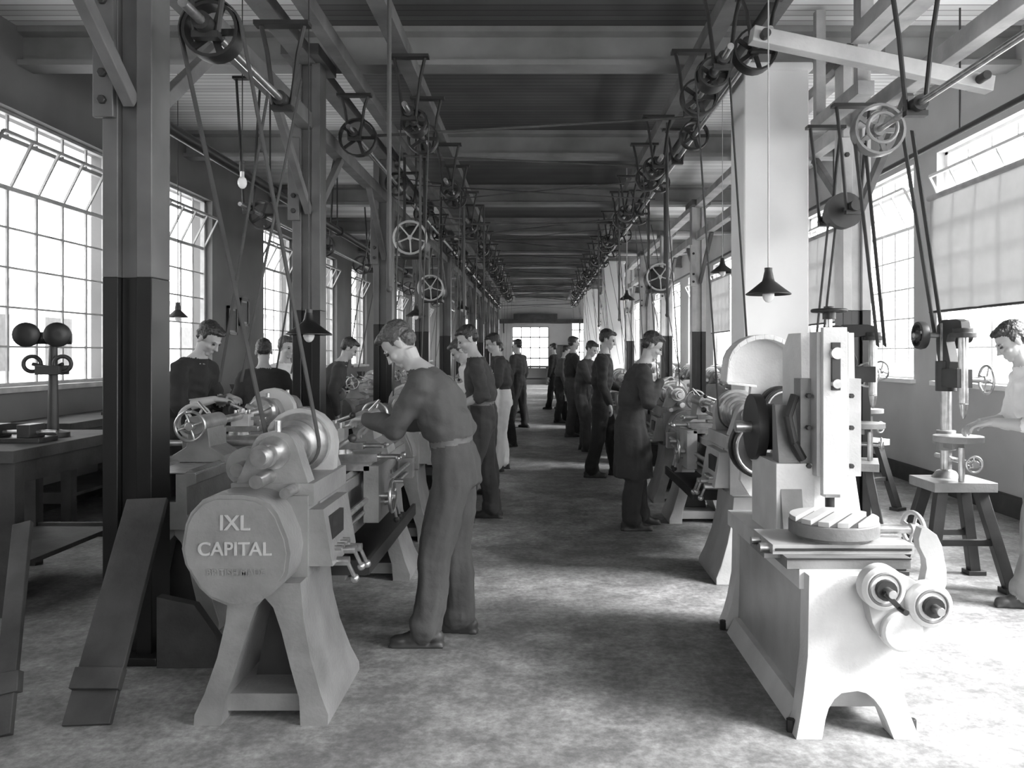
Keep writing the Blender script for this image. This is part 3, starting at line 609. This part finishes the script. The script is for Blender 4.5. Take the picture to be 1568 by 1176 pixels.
def person(name,x,y,ang,H=1.68,lean=.15,hp=.5,yaw=0.,hands=None,top=M_cl1,bot=M_cl1,style='',vox=.014,step=.10,sleeve=True,hair=M_hair,skin=M_skin,curl=.5,knee=.03,girth=1.):
    pc[0]+=1
    s=H/1.70; F=V((math.cos(ang),math.sin(ang),0)); Lf=V((-math.sin(ang),math.cos(ang),0)); U=V((0,0,1)); O=V((x,y,0))
    def P(f,l,z): return O+(F*f+Lf*l+U*z)*s
    b=B(name); hb=B(name+'_h')
    def chain(bb,pts,rs,ms,n=14):
        for i in range(len(pts)):
            bb.ball(pts[i],rs[i],ms[min(i,len(ms)-1)],n=n)
            if i<len(pts)-1: bb.cyl(pts[i],pts[i+1],rs[i],ms[min(i,len(ms)-1)],r2=rs[i+1],n=n)
    hf=-.03-lean*.12
    def nx(p,L,a): d=dirp(a); return (p[0]+d[0]*L,p[1]+d[1]*L)
    s0=(hf,.84); s1=nx(s0,.10,lean*.2); s2=nx(s1,.10,lean*.5); s3=nx(s2,.14,lean*.9); s4=nx(s3,.14,lean*1.2); s5=nx(s4,.08,lean*1.4); s6=nx(s5,.05,lean*1.5+.05); s7=nx(s6,.07,lean*1.2+hp*.35+.1)
    def ring(p,a,w,d):
        dd=dirp(a); f=(F*dd[1]-U*dd[0])*d*s*girth; return (P(p[0],0,p[1]),f,Lf*w*s*(girth if w>.12 else 1))
    rg=[ring((hf,.78),0,.10,.07),ring(s0,0,.165,.122),ring(s1,lean*.2,.162,.118),ring(s2,lean*.5,.148,.105),ring((s2[0]+.003,s2[1]+.03),lean*.5,.152,.110),ring(nx(s2,.07,lean*.7),lean*.7,.175,.135),ring(s3,lean*.9,.178,.132),ring(s4,lean*1.2,.188,.130),ring(s5,lean*1.4,.168,.10),ring(s6,lean*1.5,.09,.072),ring(s7,lean*1.2+hp*.3,.05,.052)]
    b.loft(rg,[bot,bot,bot,M_belt if style=='belt' else top,top,top,top,top,top,skin],n=24)
    for sg in (-1,1):
        ff=step*sg; hip=P(hf,sg*.085,.86); kn=P((hf+ff)*.5+knee,sg*.10,.47); an=P(ff,sg*.11,.09)
        mid=hip.lerp(kn,.5); cal=kn.lerp(an,.45)-F*.012
        chain(b,[hip,mid,kn,cal,P(ff-.005,sg*.11,.13),P(ff+.005,sg*.11,.11)],[.102*s,.098*s,.084*s,.082*s,.080*s,.088*s],[bot])
        tip=Lf*sg*.02
        for q,rr in (((-.055,0,.045),(.045,.038,.045)),((.0,0,.06),(.065,.038,.055)),((.07,0,.04),(.065,.042,.036)),((.13,0,.032),(.055,.042,.03))):
            b.ball(P(ff+q[0],sg*.11,q[2])+tip*max(0,q[0]*6)*s,tuple(r*s for r in rr),M_shoe,n=14,axes=(F,Lf,U))
        b.bx((-.1,-.036,0.0),(.185,.036,.014),M_shoe,lambda p,ff=ff,sg=sg:P(ff+p.x,sg*.11+p.y+sg*.02*max(0,p.x*6),p.z))
    if style=='coat':
        rr=[ring(s2,lean*.4,.156,.115),ring((hf+.0,.9),0,.18,.14),ring((hf+.02,.7),0,.2,.165),ring((hf+.03,.45),0,.205,.175)]; b.loft(rr,[top],n=24)
    if style=='apron':
        pts=[(s4[0]+.115,s4[1],.10),(s3[0]+.125,s3[1],.13),(s2[0]+.12,s2[1],.16),(hf+.14,.8,.19),(hf+.17,.5,.18)]
        for i in range(4):
            (f0,z0,w0),(f1,z1,w1)=pts[i],pts[i+1]
            vs=[P(f0,-w0,z0),P(f0,w0,z0),P(f1,w1,z1),P(f1,-w1,z1)]; vs=vs+[q-F*.05*s for q in vs]
            b.add(vs,[(0,1,2,3),(7,6,5,4),(0,4,5,1),(1,5,6,2),(2,6,7,3),(3,7,4,0)],M_clw if top!=M_clw else M_cast)
    c=P(s6[0],0,s6[1]); b.ball(c,(.085*s,.095*s,.035*s),top,n=18,axes=(F,Lf,U))
    chain(b,[P(s6[0],0,s6[1]),P(s7[0],0,s7[1]),P(*[s7[0]+math.sin(hp*.7)*.06,0,s7[1]+math.cos(hp*.7)*.06])],[.06*s,.053*s,.052*s],[skin])
    hc2=nx(s7,.125,hp*.75); C=P(hc2[0],0,hc2[1])
    hf_=(F*math.cos(yaw)+Lf*math.sin(yaw)); hl=U.cross(hf_); hF=hf_*math.cos(hp)-U*math.sin(hp); hU=U*math.cos(hp)+hf_*math.sin(hp); hL=hl
    def HP(f,l,u): return C+(hF*f+hL*l+hU*u)*s*.97
    def hball(f,l,u,r,m,n=16): hb.ball(HP(f,l,u),tuple(q*s*.97 for q in r),m,n=n,axes=(hF,hL,hU))
    hball(-.012,0,.028,(.095,.074,.085),skin,24); hball(.022,0,-.03,(.070,.058,.082),skin,24); hball(.062,0,-.092,(.027,.030,.022),skin); hball(.02,0,-.075,(.055,.052,.032),skin)
    hb.loft([(HP(.086,0,.014),hL*.009*s,hF*.010*s),(HP(.096,0,-.008),hL*.010*s,hF*.012*s),(HP(.108,0,-.030),hL*.015*s,hF*.016*s),(HP(.088,0,-.040),hL*.013*s,hF*.01*s)],[skin],n=10)
    hball(.086,0,-.060,(.012,.022,.006),skin,10); hball(.084,0,-.072,(.012,.019,.008),skin,10); hball(.074,0,.022,(.018,.048,.010),skin)
    for sg in (-1,1):
        hball(-.012,sg*.076,-.012,(.018,.009,.030),skin,12); hball(.055,sg*.036,-.03,(.028,.024,.022),skin,12)
        hball(.080,sg*.032,.024,(.010,.017,.0045),hair,10)
    hball(-.028,0,.050,(.094,.0785,.084),hair,24); hball(-.055,0,.005,(.056,.070,.062),hair,20); hball(.034,.012,.094,(.056,.058,.026),hair,18); hball(-.01,.0,.082,(.082,.073,.046),hair,18)
    for sg in (-1,1): hball(-.010,sg*.068,.028,(.030,.0135,.034),hair,12)
    hb.cyl(HP(-.005,0,-.05),P(s7[0],0,s7[1]),.053*s,skin,r2=.05*s)
    for i,sg in enumerate((1,-1)):
        sh=P(s5[0]-.0,sg*.165,s5[1]-.015); T=V(hands[i]) if hands else P(.05,sg*.24,.80)
        a_,b_=.285*s,.245*s; d=T-sh
        reach=a_+b_-.01
        wr=T-d.normalized()*.07*s; d=wr-sh; Ld=d.length
        if Ld>reach: wr=sh+d.normalized()*reach; d=wr-sh; Ld=reach
        ca=(a_*a_+Ld*Ld-b_*b_)/(2*a_*Ld); ca=max(-1,min(1,ca)); sa=math.sqrt(1-ca*ca)
        hint=(-U*.9+Lf*sg*.55-F*.45); dn=d.normalized(); hint=(hint-dn*hint.dot(dn)).normalized()
        el=sh+dn*a_*ca+hint*a_*sa
        m=[top]; upm=sh.lerp(el,.5)
        chain(b,[P(s5[0],sg*.10,s5[1]+.0),sh,upm,el],[.07*s,.074*s,.065*s,.060*s],m)
        fo=el.lerp(wr,.4); fd=(wr-el).normalized()
        if sleeve: chain(b,[el,fo,wr-fd*.01],[.060*s,.056*s,.042*s],m)
        else:
            chain(b,[el,el+fd*.04],[.060*s,.060*s],m); chain(b,[el,fo,wr],[.043*s,.042*s,.028*s],[skin])
        hd=(fd*.8+ (T-wr).normalized()*.3 - U*.08).normalized(); side=(Lf*-sg); side=(side-hd*side.dot(hd)).normalized(); pn=-(hd.cross(side)).normalized()
        if pn.z>0: pn=-pn
        k=s
        chain(hb,[wr-fd*.05*k,wr],[.026*k,.026*k],[skin],10)
        hb.loft([(wr-hd*.01*k,side*.027*k,pn*.02*k),(wr+hd*.03*k,side*.036*k,pn*.018*k),(wr+hd*.065*k,side*.042*k,pn*.016*k),(wr+hd*.088*k,side*.040*k,pn*.013*k)],[skin],n=14)
        for j,(o,Lg) in enumerate(((.031,.070),(.0105,.080),(-.0105,.074),(-.031,.058))):
            p0=wr+(hd*.082+side*o)*k; pts=[p0]; a0=curl*.5
            for q,fr in enumerate((.45,.32,.23)):
                dd=hd*math.cos(a0)+pn*math.sin(a0)+side*o*1.2; pts.append(pts[-1]+dd.normalized()*Lg*fr*k); a0+=curl*1.1
            chain(hb,pts,[.0095*k,.009*k,.0083*k,.0072*k],[skin],8)
        t0=wr+(hd*.022+side*.03)*k; t1=t0+(hd*.028+side*.024+pn*.012)*k; t2=t1+(hd*.028+side*.006+pn*.016)*k
        chain(hb,[t0,t1,t2],[.014*k,.012*k,.009*k],[skin],8)
    cl=(top,bot)
    parts=[remesh(b,vox,3,.015,cl,pc[0]*3.7),remesh(hb,min(.007,max(.0045,vox*.45)),1)]
    o=B(name)
    for vs,fs,ms,mats in parts:
        off=len(o.v); o.v+=vs
        for f,k in zip(fs,ms): o.f.append([off+q for q in f]); o.m.append(o.mi(mats[k]))
    for sg in (-1,1): o.ball(HP(.080,sg*.031,.004),(.010*s,.013*s,.006*s),M_eye,n=10,axes=(hF,hL,hU))
    me=bpy.data.meshes.new(name); me.from_pydata([tuple(p) for p in o.v],[],o.f)
    for m in o.mats: me.materials.append(m)
    me.polygons.foreach_set('material_index',o.m); me.polygons.foreach_set('use_smooth',[True]*len(me.polygons)); me.update()
    ob=bpy.data.objects.new(name,me); COL.objects.link(ob); return ob
pi=math.pi; N='man_machinist'
person(N,-.50,4.30,pi*.97,1.68,.34,.85,0,[(-.96,4.42,1.12),(-.96,4.68,1.06)],M_cl1,M_cl1,'belt',.009,.07,hair=M_hair2,girth=1.04)
person(N,-.54,7.35,pi*1.0,1.70,.12,.5,.2,[(-.72,7.1,.98),(-.86,7.62,.98)],M_cl2,M_cl2,'belt',.012,.12,False)
person(N,-.62,8.6,pi*.9,1.66,.38,.7,.5,[(-.9,8.4,1.1),(-.9,8.7,1.05)],M_clw,M_cl2,'',.014,hair=M_hair2)
person(N,-.50,10.5,pi*1.05,1.70,.12,.4,0,[(-.8,10.3,1.1),(-.8,10.7,1.1)],M_cl2,M_clw,'apron',.014,.05)
person(N,-.56,13.2,pi*1.15,1.64,.2,.3,0,[(-.8,13,1.1),(-.8,13.4,1.1)],M_cl3,M_cl3,'',.016,-.1)
person(N,-.42,16.5,pi*.8,1.72,.05,.1,0,None,M_cl2,M_cl2,'',.018)
person(N,-.5,20.5,pi*.9,1.66,.1,.3,0,None,M_cl3,M_cl3,'',.02)
person(N,.84,7.05,.05,1.65,.20,.55,0,[(1.10,7.25,1.16),(1.08,6.9,1.22)],M_cl2,M_cl2,'coat',.012,.06)
person(N,.80,10.0,-.15,1.73,.04,.35,0,[(1.04,10.2,1.0),(.86,9.7,.80)],M_cl3,M_cl3,'',.014,.14)
person(N,.72,12.6,-.5,1.64,.14,.5,0,[(1.05,12.8,1.05),(1.05,12.4,1.0)],M_cl2,M_cl2,'',.016,-.08)
person(N,.62,14.8,.3,1.74,.05,.1,0,[(.9,15.1,.8),(1.0,14.6,1.0)],M_cl3,M_cl2,'',.016)
person(N,.50,17.8,.1,1.62,.15,.4,0,None,M_cl1,M_cl3,'apron',.018)
person(N,.42,22,2.6,1.7,.05,.2,0,None,M_cl3,M_cl3,'',.02)
person(N,3.00,4.92,pi*.93,1.66,.20,.6,0,[(2.66,4.90,1.04),(2.70,5.10,1.02)],M_clw,M_cast,'belt',.010,.1,False)
person(N,-2.64,6.15,-.25,1.72,.26,.7,0,[(-2.30,6.2,1.12),(-2.30,5.95,1.12)],M_cl3,M_cl3,'',.012,.08,False)
person(N,-2.68,8.6,-.6,1.62,.1,.2,0,[(-2.4,8.6,1.08),(-2.4,8.4,1.05)],M_clw,M_cl2,'',.014,hair=M_hair2)
person(N,-2.45,7.3,pi*.6,1.6,.25,.5,0,None,M_cl3,M_cl3,'',.014)
person(N,-2.3,9.1,.3,1.66,.3,.6,0,None,M_cl2,M_cl2,'',.014)
# ---------------------------------------------------------------- outside
b=B('ground'); b.bx((-60,-40,-.4),(60,80,-.21),M_brick); b.done()
b=B('neighbouring_building'); b.bx((-20,-5,-.3),(-15,60,3.6),M_brick); b.prism([(-20.3,3.6),(-14.7,3.6),(-17.5,5.2)],(0,-5,0),(1,0,0),(0,0,1),(0,1,0),65,M_frame)
for i in range(20): b.bx((-15.02,-3+i*3.1,1.0),(-14.98,-1.6+i*3.1,2.6),M_dark)
b.done()
# ---------------------------------------------------------------- light: overcast sky, brighter on the sunny side
w=bpy.data.worlds.new('sky'); S.world=w; w.use_nodes=True; nt=w.node_tree; bg=nt.nodes['Background']; bg.inputs[0].default_value=(1,1,1,1)
tc=nt.nodes.new('ShaderNodeTexCoord'); sp=nt.nodes.new('ShaderNodeSeparateXYZ'); mr=nt.nodes.new('ShaderNodeMapRange')
mr.inputs['From Min'].default_value=-1; mr.inputs['From Max'].default_value=1; mr.inputs['To Min'].default_value=2.4; mr.inputs['To Max'].default_value=9.5
nt.links.new(tc.outputs['Generated'],sp.inputs[0]); nt.links.new(sp.outputs[0],mr.inputs['Value']); nt.links.new(mr.outputs[0],bg.inputs[1])
sl_=bpy.data.lights.new('sun','SUN'); sl_.energy=24; sl_.angle=math.radians(24)
so=bpy.data.objects.new('sun',sl_); COL.objects.link(so); so.rotation_euler=V((-.82,.30,-.72)).to_track_quat('-Z','Y').to_euler(); so.location=(10,0,10)
# ---------------------------------------------------------------- camera
cam=bpy.data.cameras.new('camera'); cam.sensor_width=36; cam.lens=28.8; cam.shift_x=-.026; cam.shift_y=-.03; cam.clip_start=.05
co=bpy.data.objects.new('camera',cam); COL.objects.link(co); co.location=(0,0,1.5); co.rotation_euler=(math.pi/2,0,0); S.camera=co
S.view_settings.view_transform='Standard'; S.view_settings.exposure=0.15
